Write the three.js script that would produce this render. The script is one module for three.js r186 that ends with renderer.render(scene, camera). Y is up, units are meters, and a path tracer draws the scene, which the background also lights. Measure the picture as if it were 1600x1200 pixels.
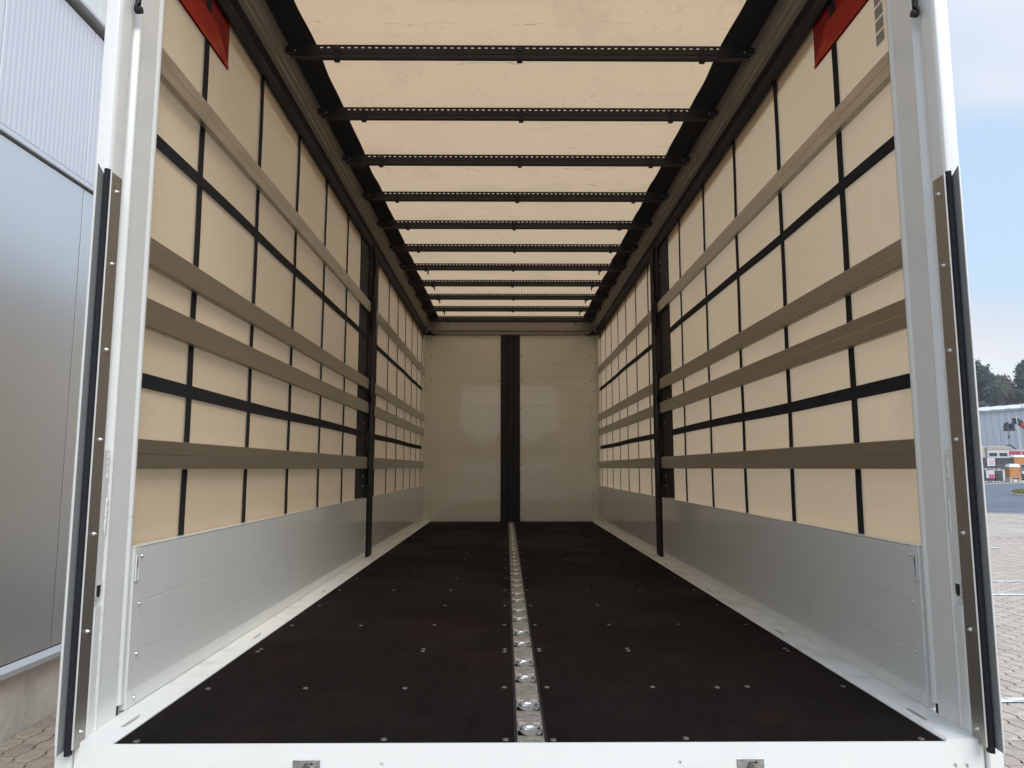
import * as THREE from 'three';
import { mergeGeometries, toCreasedNormals } from 'three/addons/utils/BufferGeometryUtils.js';
import { ConvexGeometry } from 'three/addons/geometries/ConvexGeometry.js';

// ---------------------------------------------------------------- camera, sky, sun, exposure
const F = 1.07;                                   // height of the load floor above the ground
const scene = new THREE.Scene();
const camera = new THREE.PerspectiveCamera(56.66, 4 / 3, 0.05, 2000);
camera.position.set(-0.069, F + 0.7486, 2.2995);
camera.rotation.order = 'YXZ';
camera.rotation.set(0.1175, -0.008, -0.0004);
scene.add(camera);

const EXPOSURE = 2.3, SKY = 0.452, SUN = 1.15;
const renderer = new THREE.WebGLRenderer();
renderer.toneMapping = THREE.LinearToneMapping;
renderer.toneMappingExposure = EXPOSURE;
renderer.shadowMap.enabled = true;
scene.fog = new THREE.FogExp2(new THREE.Color().setRGB(0.90, 0.95, 1.0), 0.0006);

function rng(seed) {
  let a = seed >>> 0;
  return () => { a = (a + 0x6D2B79F5) | 0; let t = Math.imul(a ^ (a >>> 15), 1 | a); t = (t + Math.imul(t ^ (t >>> 7), 61 | t)) ^ t; return ((t ^ (t >>> 14)) >>> 0) / 4294967296; };
}
const lerp = (a, b, t) => a + (b - a) * t, clamp = (x, a = 0, b = 1) => Math.min(b, Math.max(a, x));
const smooth = (a, b, x) => { const t = clamp((x - a) / (b - a)); return t * t * (3 - 2 * t); };
const mix3 = (a, b, t) => [lerp(a[0], b[0], t), lerp(a[1], b[1], t), lerp(a[2], b[2], t)];
// tileable value noise: P lattice cells per unit
function noiseTable(seed, n = 256) { const r = rng(seed), t = new Float32Array(n * n); for (let i = 0; i < t.length; i++) t[i] = r(); return t; }
const NT = noiseTable(7);
function vnoise(x, y, px, py, s = 0) {
  const xi = Math.floor(x), yi = Math.floor(y), fx = x - xi, fy = y - yi, ux = fx * fx * (3 - 2 * fx), uy = fy * fy * (3 - 2 * fy);
  const g = (i, j) => { i = ((i % px) + px) % px; j = ((j % py) + py) % py; return NT[((j * 37 + s * 101 + 11) & 255) * 256 + ((i * 53 + j * 17 + s * 29) & 255)]; };
  return lerp(lerp(g(xi, yi), g(xi + 1, yi), ux), lerp(g(xi, yi + 1), g(xi + 1, yi + 1), ux), uy);
}
function fbm(u, v, p, oct, s = 0, q = p) { let a = 0, w = 0.5, t = 0; for (let o = 0; o < oct; o++) { a += w * vnoise(u * p, v * q, p, q, s + o * 3); t += w; w *= 0.5; p *= 2; q *= 2; } return a / t; }

{ // overcast sky with thin blue gaps; brighter overhead as a cloudy sky is
  const W = 1024, H = 512, d = new Float32Array(W * H * 4);
  for (let j = 0; j < H; j++) for (let i = 0; i < W; i++) {
    const el = ((j + 0.5) / H - 0.5) * Math.PI, az = ((i + 0.5) / W) * 2 * Math.PI;
    let c;
    if (el < 0) c = [0.33, 0.32, 0.30];
    else {
      const ce = Math.cos(el), se = Math.sin(el), k = 1 / (se + 0.22);
      const x = Math.cos(az) * ce * k, y = Math.sin(az) * ce * k;
      const n = fbm(x * 0.045 + 0.31, y * 0.045 + 0.17, 16, 6, 1), n2 = fbm(x * 0.05 + 0.7, y * 0.11 + 0.2, 16, 5, 9);
      const cover = smooth(0.36, 0.58, 0.6 * n + 0.4 * n2 + 0.10 * smooth(0.35, 0.9, el) + 0.16 * (1 - smooth(0.16, 0.30, el)));
      const blue = mix3([0.58, 0.77, 0.93], [0.38, 0.60, 0.88], smooth(0.05, 0.75, el));
      const light = lerp(0.76, 0.92, smooth(0.35, 0.75, n2)), cloud = [light * 0.97, light * 0.985, light * 1.02];
      c = mix3(blue, cloud, 0.14 + 0.86 * cover);
      c = mix3([0.84, 0.89, 0.93], c, smooth(0.0, 0.22, el));
      const up = 1 + 2.1 * smooth(0.55, 1.5, el);
      c = [c[0] * up, c[1] * up * 1.01, c[2] * up * 1.05];
    }
    const o = (j * W + i) * 4; d[o] = c[0]; d[o + 1] = c[1]; d[o + 2] = c[2]; d[o + 3] = 1;
  }
  const sky = new THREE.DataTexture(d, W, H, THREE.RGBAFormat, THREE.FloatType);
  sky.mapping = THREE.EquirectangularReflectionMapping; sky.magFilter = THREE.LinearFilter; sky.minFilter = THREE.LinearFilter; sky.needsUpdate = true;
  scene.background = sky; scene.environment = sky; scene.backgroundIntensity = SKY; scene.environmentIntensity = SKY;
  const sun = new THREE.DirectionalLight(new THREE.Color(1, 0.96, 0.9), SUN);
  sun.position.set(10, 21, 17); sun.target.position.set(0, 1, -3); sun.castShadow = true; sun.shadow.radius = 70;
  sun.shadow.mapSize.set(2048, 2048); Object.assign(sun.shadow.camera, { left: -20, right: 20, top: 20, bottom: -20, near: 1, far: 80 });
  scene.add(sun, sun.target);
}

// ---------------------------------------------------------------- textures and materials
function tex(n, metres, srgb, fn, m = n, metresY = metres) {
  const d = new Uint8Array(n * m * 4);
  for (let j = 0; j < m; j++) for (let i = 0; i < n; i++) {
    const c = fn(i / n, j / m), o = (j * n + i) * 4;
    const v = typeof c === 'number' ? [c, c, c] : c;
    for (let k = 0; k < 3; k++) { const x = clamp(v[k]); d[o + k] = 255 * (srgb ? (x <= 0.0031308 ? 12.92 * x : 1.055 * Math.pow(x, 1 / 2.4) - 0.055) : x); }
    d[o + 3] = 255;
  }
  const t = new THREE.DataTexture(d, n, m, THREE.RGBAFormat);
  t.wrapS = t.wrapT = THREE.RepeatWrapping; t.magFilter = THREE.LinearFilter; t.minFilter = THREE.LinearMipmapLinearFilter; t.generateMipmaps = true;
  t.repeat.set(1 / metres, 1 / metresY); if (srgb) t.colorSpace = THREE.SRGBColorSpace; t.needsUpdate = true;
  return t;
}
const col = (r, g, b) => new THREE.Color().setRGB(r, g, b);
const std = (o) => new THREE.MeshStandardMaterial({ side: THREE.DoubleSide, ...o });
const phy = (o) => new THREE.MeshPhysicalMaterial({ side: THREE.DoubleSide, ...o });
const R0 = rng(3);

const orangePeel = tex(256, 0.6, false, (u, v) => 0.5 * fbm(u, v, 24, 3, 2) + 0.5 * fbm(u, v, 3, 2, 5));
const paintRough = tex(256, 0.9, false, (u, v) => 0.8 + 0.22 * (fbm(u, v, 5, 5, 4) - 0.5));
const paintCol = tex(512, 1.3, true, (u, v) => {
  const s = fbm(u, v, 6, 5, 12), grime = smooth(0.6, 0.76, fbm(u, v, 9, 5, 21)) * 0.05, speck = vnoise(u * 256, v * 256, 256, 256, 6) > 0.985 ? 0.05 : 0;
  const k = 0.97 + 0.02 * (s - 0.5) - grime * 0.5 - speck; return [0.80 * k, 0.815 * k, 0.79 * k];
});
const M = {};
M.paint = std({ map: paintCol, roughness: 0.24, roughnessMap: paintRough, bumpMap: orangePeel, bumpScale: 0.0002 });
M.board = std({ map: paintCol, color: col(0.90, 0.90, 0.90), roughness: 0.09, roughnessMap: paintRough, bumpMap: orangePeel, bumpScale: 0.0002 });
M.bulk = std({ map: paintCol, color: col(1.0, 0.96, 0.86), roughness: 0.055, roughnessMap: paintRough, bumpMap: orangePeel, bumpScale: 0.0003 });
M.bulk2 = std({ map: paintCol, color: col(0.92, 0.88, 0.79), roughness: 0.10, roughnessMap: paintRough, bumpMap: orangePeel, bumpScale: 0.0003 });
M.kerb = std({ map: tex(512, 1.1, true, (u, v) => { const d = smooth(0.5, 0.75, fbm(u, v, 10, 5, 31)), sp = vnoise(u * 200, v * 200, 200, 200, 8) > 0.95 ? 0.2 : 0; const k = 1 - 0.16 * d - sp; return [0.80 * k, 0.81 * k, 0.78 * k]; }), roughness: 0.5, bumpMap: orangePeel, bumpScale: 0.001 });
const brushR = tex(64, 0.5, false, (u, v) => 0.70 + 0.06 * (vnoise(u * 2, v * 128, 2, 128, 3) - 0.5) + 0.05 * (vnoise(u * 4, v * 64, 4, 64, 8) - 0.5), 512, 0.1);
const brushC = tex(128, 2.2, true, (u, v) => { const k = 0.93 + 0.035 * (vnoise(u * 3, v * 200, 3, 200, 2) - 0.5) + 0.06 * (fbm(u, v, 3, 4, 7, 5) - 0.5); return [0.56 * k, 0.54 * k, 0.49 * k]; }, 512, 0.2);
M.alu = std({ map: brushC, metalness: 1.0, roughness: 0.50, roughnessMap: brushR });
M.rail = std({ map: brushC, color: col(0.62, 0.58, 0.53), metalness: 0.6, roughness: 0.75, roughnessMap: brushR });
M.stainless = std({ color: col(0.42, 0.39, 0.35), metalness: 0.85, roughness: 0.42 });
M.flange = std({ color: col(0.28, 0.30, 0.30), metalness: 0.35, roughness: 0.55 });
M.aluEdge = std({ color: col(0.72, 0.72, 0.70), metalness: 0.3, roughness: 0.4 });
M.rubber = std({ color: col(0.007, 0.0075, 0.0105), roughness: 0.85, bumpMap: tex(128, 0.1, false, (u, v) => fbm(u, v, 10, 3, 2)), bumpScale: 0.002 });
M.blackSteel = std({ color: col(0.006, 0.006, 0.0075), roughness: 0.65, bumpMap: orangePeel, bumpScale: 0.0008 });
M.blackRail = std({ color: col(0.026, 0.025, 0.025), metalness: 0.4, roughness: 0.5 });
M.webbing = std({ color: col(0.006, 0.006, 0.0075), roughness: 0.95, bumpMap: tex(64, 0.02, false, (u, v) => 0.5 + 0.25 * Math.sin(u * 6.283 * 4) + 0.25 * Math.sin(v * 6.283 * 8)), bumpScale: 0.001 });
M.bolt = std({ color: col(0.62, 0.62, 0.60), metalness: 0.8, roughness: 0.35 });
M.screw = std({ color: col(0.155, 0.143, 0.13), metalness: 0.5, roughness: 0.55 });
M.galv = std({ map: tex(256, 0.35, true, (u, v) => { const k = 0.75 + 0.5 * (fbm(u, v, 18, 4, 3) - 0.5) + 0.3 * (vnoise(u * 40, v * 40, 40, 40, 5) - 0.5); return [0.56 * k, 0.56 * k, 0.53 * k]; }), metalness: 0.7, roughness: 0.42 });
M.galvBright = std({ color: col(0.66, 0.70, 0.74), metalness: 0.85, roughness: 0.25 });
M.dark = std({ color: col(0.012, 0.011, 0.011), roughness: 0.8 });
const woven = tex(256, 0.12, false, (u, v) => 0.5 + 0.2 * Math.sin(u * 6.283 * 48) * Math.sin(v * 6.283 * 48) + 0.3 * (fbm(u, v, 20, 3, 5) - 0.5));
const floorRough = tex(512, 3.1, false, (u, v) => 0.72 + 0.22 * smooth(0.3, 0.66, fbm(u, v, 6, 6, 33)) - 0.10 * (fbm(u, v, 20, 4, 51) - 0.5));
M.floor = [0, 1].map((k) => phy({
  map: tex(1024, 2.6, true, (u, v) => {
    const a = fbm(u, v, 5, 6, 11 + k), b = smooth(0.58, 0.78, fbm(u, v, 7, 4, 19 + k)), g = vnoise(u * 300, v * 40, 300, 40, 4), sp = vnoise(u * 512, v * 512, 512, 512, 9 + k);
    const scr = smooth(0.80, 0.86, vnoise(u * 40, v * 300, 40, 300, 14 + k)) * smooth(0.55, 0.7, fbm(u, v, 8, 3, 25 + k));
    const kk = 0.70 + 0.6 * (a - 0.45) + 0.5 * (g - 0.5) + 0.35 * scr + 0.22 * smooth(0.56, 0.72, fbm(u, v, 10, 5, 44 + k));
    let c = mix3([0.0105, 0.0066, 0.0056], [0.017, 0.0072, 0.0060], b); c = c.map((x) => x * kk);
    const mesh_ = 0.82 + 0.36 * vnoise(u * 512, v * 512, 512, 512, 21); c = c.map((x) => x * mesh_);
    if (sp > 0.97) c = c.map((x) => x + 0.03 * (sp - 0.97) / 0.03);
    return c;
  }), roughness: 0.95, roughnessMap: floorRough, specularIntensity: 0.22, bumpMap: woven, bumpScale: 0.0012,
}));
const tarpBump = tex(512, 1.6, false, (u, v) => 0.6 * fbm(u, v, 3, 3, 2) + 0.3 * fbm(u, v, 8, 4, 6, 14) + 0.1 * vnoise(u * 220, v * 220, 220, 220, 1));
const curtainCol = tex(512, 1.9, true, (u, v) => { const k = 1 + 0.09 * (fbm(u, v, 4, 5, 3) - 0.5) + 0.03 * (vnoise(u * 256, v * 256, 256, 256, 2) - 0.5); return [0.80 * k, 0.637 * k, 0.44 * k]; });
M.curtain = phy({ map: curtainCol, roughness: 0.92, transmission: 0.36, thickness: 0, ior: 1.3, specularIntensity: 0.3, bumpMap: tarpBump, bumpScale: 0.006 });
M.roof = phy({
  map: tex(1024, 2.3, true, (u, v) => {
    let k = 1 + 0.08 * (fbm(u, v, 4, 5, 3) - 0.5) + 0.05 * (vnoise(u * 400, v * 400, 400, 400, 2) - 0.5);
    const w = v + 0.03 * (fbm(u, v, 6, 3, 8) - 0.5), vein = Math.abs(((w * 7 + 0.35 * fbm(u, v, 9, 4, 13)) % 1) - 0.5) < 0.018 ? smooth(0.5, 0.62, fbm(u, v, 9, 4, 17)) : 0;
    const pat = smooth(0.6, 0.75, fbm(u, v, 7, 5, 41)), sp = smooth(0.62, 0.72, fbm(u, v, 60, 2, 51)) * 0.5 + (vnoise(u * 300, v * 300, 300, 300, 31) > 0.94 ? 0.6 : 0);
    k -= 0.42 * vein * (0.25 + sp) + 0.07 * pat + 0.10 * sp * smooth(0.40, 0.6, fbm(u, v, 12, 3, 61));
    return [0.80 * k, 0.555 * k, 0.34 * k];
  }), roughness: 0.95, transmission: 0.46, thickness: 0, ior: 1.3, specularIntensity: 0.3, bumpMap: tarpBump, bumpScale: 0.006,
});
M.roofBand = std({ color: col(0.006, 0.006, 0.008), roughness: 0.85, bumpMap: tarpBump, bumpScale: 0.006 });
const redTex = (base, hi, s) => tex(256, 0.7, true, (u, v) => { const k = 1 + 0.3 * (fbm(u, v, 6, 4, s) - 0.5); return mix3(base, hi, smooth(0.52, 0.8, fbm(u, v, 4, 5, s + 4, 12))).map((x) => x * k); });
M.redDark = phy({ map: redTex([0.34, 0.006, 0.003], [0.40, 0.012, 0.005], 5), roughness: 0.6, transmission: 0.4, thickness: 0, specularIntensity: 0.3 });
M.redLight = phy({ map: redTex([0.55, 0.030, 0.012], [0.66, 0.10, 0.035], 7), roughness: 0.6, transmission: 0.4, thickness: 0, specularIntensity: 0.3 });
M.greyPrint = std({ color: col(0.30, 0.28, 0.26), roughness: 0.8 });
// outside
M.panel = phy({ map: tex(256, 2.0, true, (u, v) => { const k = 1 + 0.04 * (fbm(u, v, 4, 5, 8) - 0.5); return [0.76 * k, 0.755 * k, 0.735 * k]; }), metalness: 0.88, roughness: 0.36, bumpMap: tex(128, 3, false, (u, v) => fbm(u, v, 4, 2, 3)), bumpScale: 0.004 });
M.ribPanel = std({ map: tex(256, 2.0, true, (u, v) => { const k = 1 + 0.04 * (fbm(u, v, 4, 5, 8) - 0.5); return [0.74 * k, 0.74 * k, 0.79 * k]; }), metalness: 0.1, roughness: 0.5, bumpMap: tex(64, 0.05, false, (u) => smooth(0, 0.3, u) * (1 - smooth(0.6, 0.9, u)), 4), bumpScale: 0.0022 });
M.whitePanel = std({ map: paintCol, color: col(1, 1, 0.98), roughness: 0.5 });
M.flashing = std({ color: col(0.55, 0.56, 0.57), metalness: 0.2, roughness: 0.45 });
M.gap = std({ color: col(0.02, 0.02, 0.022), roughness: 0.9 });
M.concrete = std({ map: tex(512, 1.6, true, (u, v) => { const a = fbm(u, v, 5, 6, 3), st = smooth(0.5, 0.72, fbm(u, v, 10, 4, 9, 3)), gr = smooth(0.45, 0.7, fbm(u, v, 4, 5, 15)); let c = mix3([0.72, 0.66, 0.61], [0.56, 0.51, 0.46], st); c = mix3(c, [0.48, 0.46, 0.38], gr * 0.5); const k = 0.8 + 0.5 * (a - 0.1); return c.map((x) => x * k); }), roughness: 0.9, bumpMap: tex(256, 0.8, false, (u, v) => fbm(u, v, 12, 5, 4)), bumpScale: 0.006 });
const grit = tex(256, 0.25, false, (u, v) => 0.6 * fbm(u, v, 40, 3, 4) + 0.4 * fbm(u, v, 8, 3, 6));
const paverTone = (t, s) => std({ map: tex(256, 0.9, true, (u, v) => { const k = 0.85 + 0.5 * (fbm(u, v, 10, 5, s) - 0.5) + 0.45 * (vnoise(u * 200, v * 200, 200, 200, s) - 0.5); return t.map((x) => x * k); }), roughness: 0.9, bumpMap: grit, bumpScale: 0.003 });
M.pavers = [paverTone([0.52, 0.42, 0.335], 3), paverTone([0.55, 0.445, 0.36], 8), paverTone([0.48, 0.39, 0.315], 14), paverTone([0.37, 0.29, 0.215], 3), paverTone([0.40, 0.315, 0.235], 8), paverTone([0.34, 0.265, 0.20], 14)];  // latter set has the shade beside the building painted into its colour
M.joint = std({ map: tex(256, 1, true, (u, v) => { const k = 0.6 + 0.9 * fbm(u, v, 40, 3, 5); return [0.115 * k, 0.088 * k, 0.068 * k]; }), roughness: 1 });
M.farPaving = std({ map: tex(1024, 8.0, true, (u, v) => {
  const cx = u * 58.4, cy = v * 40 + (Math.floor(cx) % 2) * 0.5, fx = cx - Math.floor(cx), fy = cy - Math.floor(cy), j = (Math.min(fx, 1 - fx) < 0.06 || Math.min(fy, 1 - fy) < 0.05) ? 0.62 : 1;
  const k = (0.9 + 0.4 * (fbm(u, v, 9, 5, 3) - 0.5) + 0.25 * (vnoise(Math.floor(cx), Math.floor(cy), 58, 40, 3) - 0.5)) * j; return [0.49 * k, 0.405 * k, 0.32 * k];
}), roughness: 0.95 });
M.asphalt = std({ map: tex(512, 14, true, (u, v) => { const k = 0.8 + 0.6 * (fbm(u, v, 3, 5, 3, 12) - 0.4) + 0.25 * (vnoise(u * 256, v * 256, 256, 256, 5) - 0.5); return [0.135 * k, 0.145 * k, 0.165 * k]; }), roughness: 0.75 });
M.ground = std({ map: tex(256, 9, true, (u, v) => { const k = 0.8 + 0.6 * (fbm(u, v, 8, 5, 3) - 0.4); return [0.19 * k, 0.18 * k, 0.165 * k]; }), roughness: 0.95 });
M.line = std({ map: tex(128, 0.5, true, (u, v) => 0.70 - 0.34 * smooth(0.45, 0.7, fbm(u, v, 12, 4, 4))), roughness: 0.8 });
M.grass = std({ color: col(0.20, 0.19, 0.075), roughness: 1 });
M.kerbstone = std({ color: col(0.42, 0.38, 0.33), roughness: 0.9 });
M.hallWall = std({ map: tex(256, 12, true, (u, v) => { const k = 0.9 + 0.5 * (fbm(u, v, 10, 4, 3, 2) - 0.5); return [0.66 * k, 0.67 * k, 0.675 * k]; }), roughness: 0.6 });
M.hallRoof = std({ map: tex(128, 5, true, (u, v) => { const k = 0.95 + 0.3 * (fbm(u, v, 6, 4, 3) - 0.5); return [0.70 * k, 0.71 * k, 0.70 * k]; }), roughness: 0.7 });
M.leaf = [[0.125, 0.150, 0.10], [0.165, 0.175, 0.11], [0.20, 0.17, 0.115], [0.095, 0.125, 0.10]].map((c) => phy({ color: col(...c), roughness: 0.9, transmission: 0.45, thickness: 0, specularIntensity: 0.2 }));
M.bark = std({ color: col(0.07, 0.055, 0.042), roughness: 0.95 });

// ---------------------------------------------------------------- helpers
const used = {};
const numbered = (n) => { const k = used[n] = (used[n] ?? -1) + 1; return k ? `${n}_${String(k).padStart(3, '0')}` : n; };
function boxUV(g) {
  const p = g.attributes.position, n = g.attributes.normal, uv = new Float32Array(p.count * 2);
  for (let t = 0; t < p.count; t += 3) {
    let ax = 0, ay = 0, az = 0;
    for (let k = 0; k < 3; k++) { ax += Math.abs(n.getX(t + k)); ay += Math.abs(n.getY(t + k)); az += Math.abs(n.getZ(t + k)); }
    for (let k = 0; k < 3; k++) {
      const i = t + k, x = p.getX(i), y = p.getY(i), z = p.getZ(i);
      if (ay >= ax && ay >= az) { uv[2 * i] = x; uv[2 * i + 1] = z; } else if (ax >= az) { uv[2 * i] = z; uv[2 * i + 1] = y; } else { uv[2 * i] = x; uv[2 * i + 1] = y; }
    }
  }
  g.setAttribute('uv', new THREE.BufferAttribute(uv, 2));
  return g;
}
function clean(g, keepUV) {
  let h = g.index ? g.toNonIndexed() : g.clone();
  for (const k of Object.keys(h.attributes)) if (!['position', 'normal', 'uv'].includes(k)) h.deleteAttribute(k);
  h.morphAttributes = {}; h.clearGroups();
  if (!h.attributes.normal) h.computeVertexNormals();
  return keepUV ? h : boxUV(h);
}
const join = (list) => { list = (Array.isArray(list) ? list : [list]).map((g) => clean(g)); return list.length > 1 ? mergeGeometries(list) : list[0]; };
function mesh(name, geo, mat, parent) {
  const m = new THREE.Mesh(geo.userData?.ready ? geo : join(geo), mat);
  m.name = numbered(name); m.castShadow = m.receiveShadow = true; if (parent) parent.add(m); return m;
}
const ready = (g) => { const j = join(g); j.userData.ready = true; return j; };
function thing(name, label, category, pos = [0, 0, 0], group) {
  const o = new THREE.Group(); o.name = numbered(name); o.position.set(...pos); o.userData = { label, category }; if (group) o.userData.group = group; scene.add(o); return o;
}
function structure(name, geo, mat) { const m = mesh(name, geo, mat, scene); m.userData.kind = 'structure'; return m; }
function box(x0, x1, y0, y1, z0, z1, c = 0) {
  if (x0 > x1) [x0, x1] = [x1, x0]; if (z0 > z1) [z0, z1] = [z1, z0];
  const w = x1 - x0, h = y1 - y0, d = z1 - z0;
  if (!c) return new THREE.BoxGeometry(w, h, d).translate((x0 + x1) / 2, (y0 + y1) / 2, (z0 + z1) / 2);
  const pts = [];
  for (const sx of [0, 1]) for (const sy of [0, 1]) for (const sz of [0, 1]) {
    const X = (k) => sx ? x1 - k : x0 + k, Y = (k) => sy ? y1 - k : y0 + k, Z = (k) => sz ? z1 - k : z0 + k;
    pts.push(new THREE.Vector3(X(c), Y(c), Z(0)), new THREE.Vector3(X(c), Y(0), Z(c)), new THREE.Vector3(X(0), Y(c), Z(c)));
  }
  return new ConvexGeometry(pts);
}
const shp = (pts) => new THREE.Shape(pts.map((p) => new THREE.Vector2(p[0], p[1])));
const ext = (shape, depth, cs = 10) => new THREE.ExtrudeGeometry(shape, { depth, bevelEnabled: false, curveSegments: cs, steps: 1 });
const profZ = (pts, z0, z1, crease) => { const g = ext(shp(pts), Math.abs(z1 - z0)).translate(0, 0, Math.min(z0, z1)); return crease ? toCreasedNormals(g, crease) : g; };
const profY = (pts, y0, y1, crease) => { const g = ext(shp(pts.map(([x, z]) => [x, -z])), y1 - y0).rotateX(-Math.PI / 2).translate(0, y0, 0); return crease ? toCreasedNormals(g, crease) : g; };
const profX = (shape, x0, x1) => ext(shape, x1 - x0).rotateY(Math.PI / 2).translate(x0, 0, 0);      // shape is drawn in (-z, y)
const cyl = (r, h, n = 12, r2 = r) => new THREE.CylinderGeometry(r2, r, h, n);
const rivetX = (x, y, z, r, s) => cyl(r, 0.006, 10, r * 0.6).rotateZ(s * Math.PI / 2).translate(x - s * 0.003, y, z);   // head pointing to -s
const rivetZ = (x, y, z, r, h = 0.005) => cyl(r, h, 10, r * 0.7).rotateX(Math.PI / 2).translate(x, y, z + h / 2);
const oblong = (cx, cy, len, w, along = 'y') => { const p = new THREE.Path(), r = w / 2, h = len / 2 - r; if (along === 'y') { p.absarc(cx, cy + h, r, 0, Math.PI); p.absarc(cx, cy - h, r, Math.PI, 2 * Math.PI); } else { p.absarc(cx + h, cy, r, -Math.PI / 2, Math.PI / 2); p.absarc(cx - h, cy, r, Math.PI / 2, 1.5 * Math.PI); } p.closePath(); return p; };

const ZB = -7.86, PZ0 = -3.745, PZ1 = -3.985;      // bulkhead face, middle pillar
const side = (s) => (s < 0 ? 'left' : 'right');

// ---------------------------------------------------------------- ground, road, paving
{
  structure('ground', new THREE.PlaneGeometry(1600, 1600).rotateX(-Math.PI / 2).translate(0, -0.10, 0), M.ground);
  const slab = (pts, y) => new THREE.ShapeGeometry(shp(pts.map(([x, z]) => [x, -z]))).rotateX(-Math.PI / 2).translate(0, y, 0);
  structure('paved_yard', slab([[-3.46, -16.4], [16, -16.4], [34, -14], [60, 4], [60, 40], [-40, 40], [-40, -16.4]].reverse(), -0.016), M.joint);
  structure('paving', slab([[-3.46, -16.4], [-3.46, -34], [14, -31.0], [18.6, -27.4], [20.6, -26.1], [34, -17.5], [60, 2], [60, 4], [34, -14], [16, -16.4]], -0.003), M.farPaving);
  structure('paving', slab([[-40, 40], [60, 40], [60, 4.0], [14, 4.0], [-40, 4.0]], -0.003), M.farPaving);
  structure('paving', slab([[14, 4], [60, 4], [34, -14], [16, -16.4], [14, -16.4]], -0.004), M.farPaving);
  structure('road', slab([[-20, -40], [14, -31.4], [18.6, -27.8], [20.6, -26.5], [34, -17.9], [60, 1.6], [120, 40], [160, -20], [64, -85.2], [52.5, -76.6], [20, -60], [-20, -58]], -0.006), M.asphalt);
  const yard = [[52.3, -76.9], [63.6, -85.4], [160, -140], [120, -180], [20, -120], [20, -62]];
  structure('storage_yard', slab(yard, -0.01), M.asphalt);
  const kb = []; const kp = [[14, -31.2], [18.6, -27.6], [20.6, -26.3], [34, -17.7], [60, 1.8]];
  const strip = (a, b, w, h) => { const L = Math.hypot(b[0] - a[0], b[1] - a[1]); return new THREE.BoxGeometry(L, h, w).rotateY(-Math.atan2(b[1] - a[1], b[0] - a[0])).translate((a[0] + b[0]) / 2, h / 2 - 0.02, (a[1] + b[1]) / 2); };
  for (let i = 0; i + 1 < kp.length; i++) kb.push(strip(kp[i], kp[i + 1], 0.14, 0.03));
  structure('kerb', kb, M.kerbstone);
  structure('kerb', [strip([40, -68.6], [52.4, -76.8], 0.25, 0.14), strip([52.4, -76.8], [63.6, -85.4], 0.25, 0.14), strip([63.6, -85.4], [100, -110], 0.25, 0.14)], M.kerbstone);
  // traffic island with dry grass
  const isp = (q, a) => { const l = 3.0 * q * Math.cos(a), f = 9.0 * q * Math.sin(a); return [38.9 + l * 0.78 + f * 0.62, -47.9 + l * 0.62 - f * 0.78]; };
  const ip = []; for (let i = 0; i < 26; i++) { const a = i / 26 * 2 * Math.PI; ip.push(isp(1, a)); }
  const isl = thing('traffic_island', 'kerbed island of dry yellowish grass in the road bend', 'traffic island', [0, 0, 0]);
  mesh('kerb_edge', ext(shp(ip.map(([x, z]) => [x, -z])), 0.1).rotateX(-Math.PI / 2), M.kerbstone, isl);
  const r = rng(41), gl = [];
  for (let i = 0; i < 2600; i++) { const a = r() * 6.283, q = Math.sqrt(r()) * 0.95, h = 0.05 + 0.10 * r(); gl.push(new THREE.PlaneGeometry(0.35, h).rotateY(r() * 3.14).translate(isp(q, a)[0], 0.1 + h / 2, isp(q, a)[1])); }
  const gm = mesh('grass', gl, M.grass, isl); gm.userData.kind = 'stuff';
  mesh('turf', ext(shp(ip.map(([x, z]) => [38.9 + (x - 38.9) * 0.94, -(-47.9 + (z + 47.9) * 0.94)])), 0.03).rotateX(-Math.PI / 2).translate(0, 0.1, 0), M.grass, isl);

  // interlocking concrete blocks: columns along z, half a block offset from column to column
  const cw = 0.137, cl = 0.2, hw = cw / 2, q = 0.020;
  const half = (side_) => { const o = []; const st = [[-0.0965, -1], [-0.055, -1], [-0.032, 1], [0.032, 1], [0.055, -1], [0.0965, -1]]; for (const [z, k] of st) o.push([side_ * (hw - 0.003 + k * q / 2 * 1), z]); return o; };
  const rightEdge = half(1), leftEdge = half(-1).reverse();
  const outline = [...rightEdge, ...leftEdge];
  const paver = ready((() => {
    const top = ext(shp(outline.map(([x, z]) => [x * 0.975, -z * 0.983])), 0.004).rotateX(-Math.PI / 2).translate(0, -0.004, 0);
    const body = ext(shp(outline.map(([x, z]) => [x, -z])), 0.02).rotateX(-Math.PI / 2).translate(0, -0.0245, 0);
    return [top, body];
  })());
  const near = [], far = [];
  const xa = -3.44, nC = Math.floor((14 - xa) / cw), rnd = rng(17);
  for (let i = 0; i < nC; i++) for (let k = 0; k < 102; k++) {
    const x = xa + hw + i * cw, z = 4.0 - 0.1 - k * cl - (i % 2) * cl / 2;
    if (z < -16.4) continue;
    const tone = rnd(), dy = (rnd() - 0.5) * 0.004, tilt = (rnd() - 0.5) * 0.012;
    const lx = x + 0.069, lz = 2.2995 - z, t = lx / lz;           // direction seen from the rear of the body
    const seen = z < -1.3 && z > -5.6 && ((x < -2.2 && t < -0.52 && t > -0.80 && z > -4.2) || (x > 2.4 && t > 0.615 && t < 0.76));
    (seen ? near : far).push([x, z, tone, dy, tilt]);
  }
  near.sort((a, b) => b[1] - a[1]);
  const pav = new THREE.Group(); pav.name = 'block_paving'; pav.userData.kind = 'structure'; scene.add(pav);
  near.splice(0, Math.max(0, near.length - 298)).forEach((p) => far.push(p));
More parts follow.
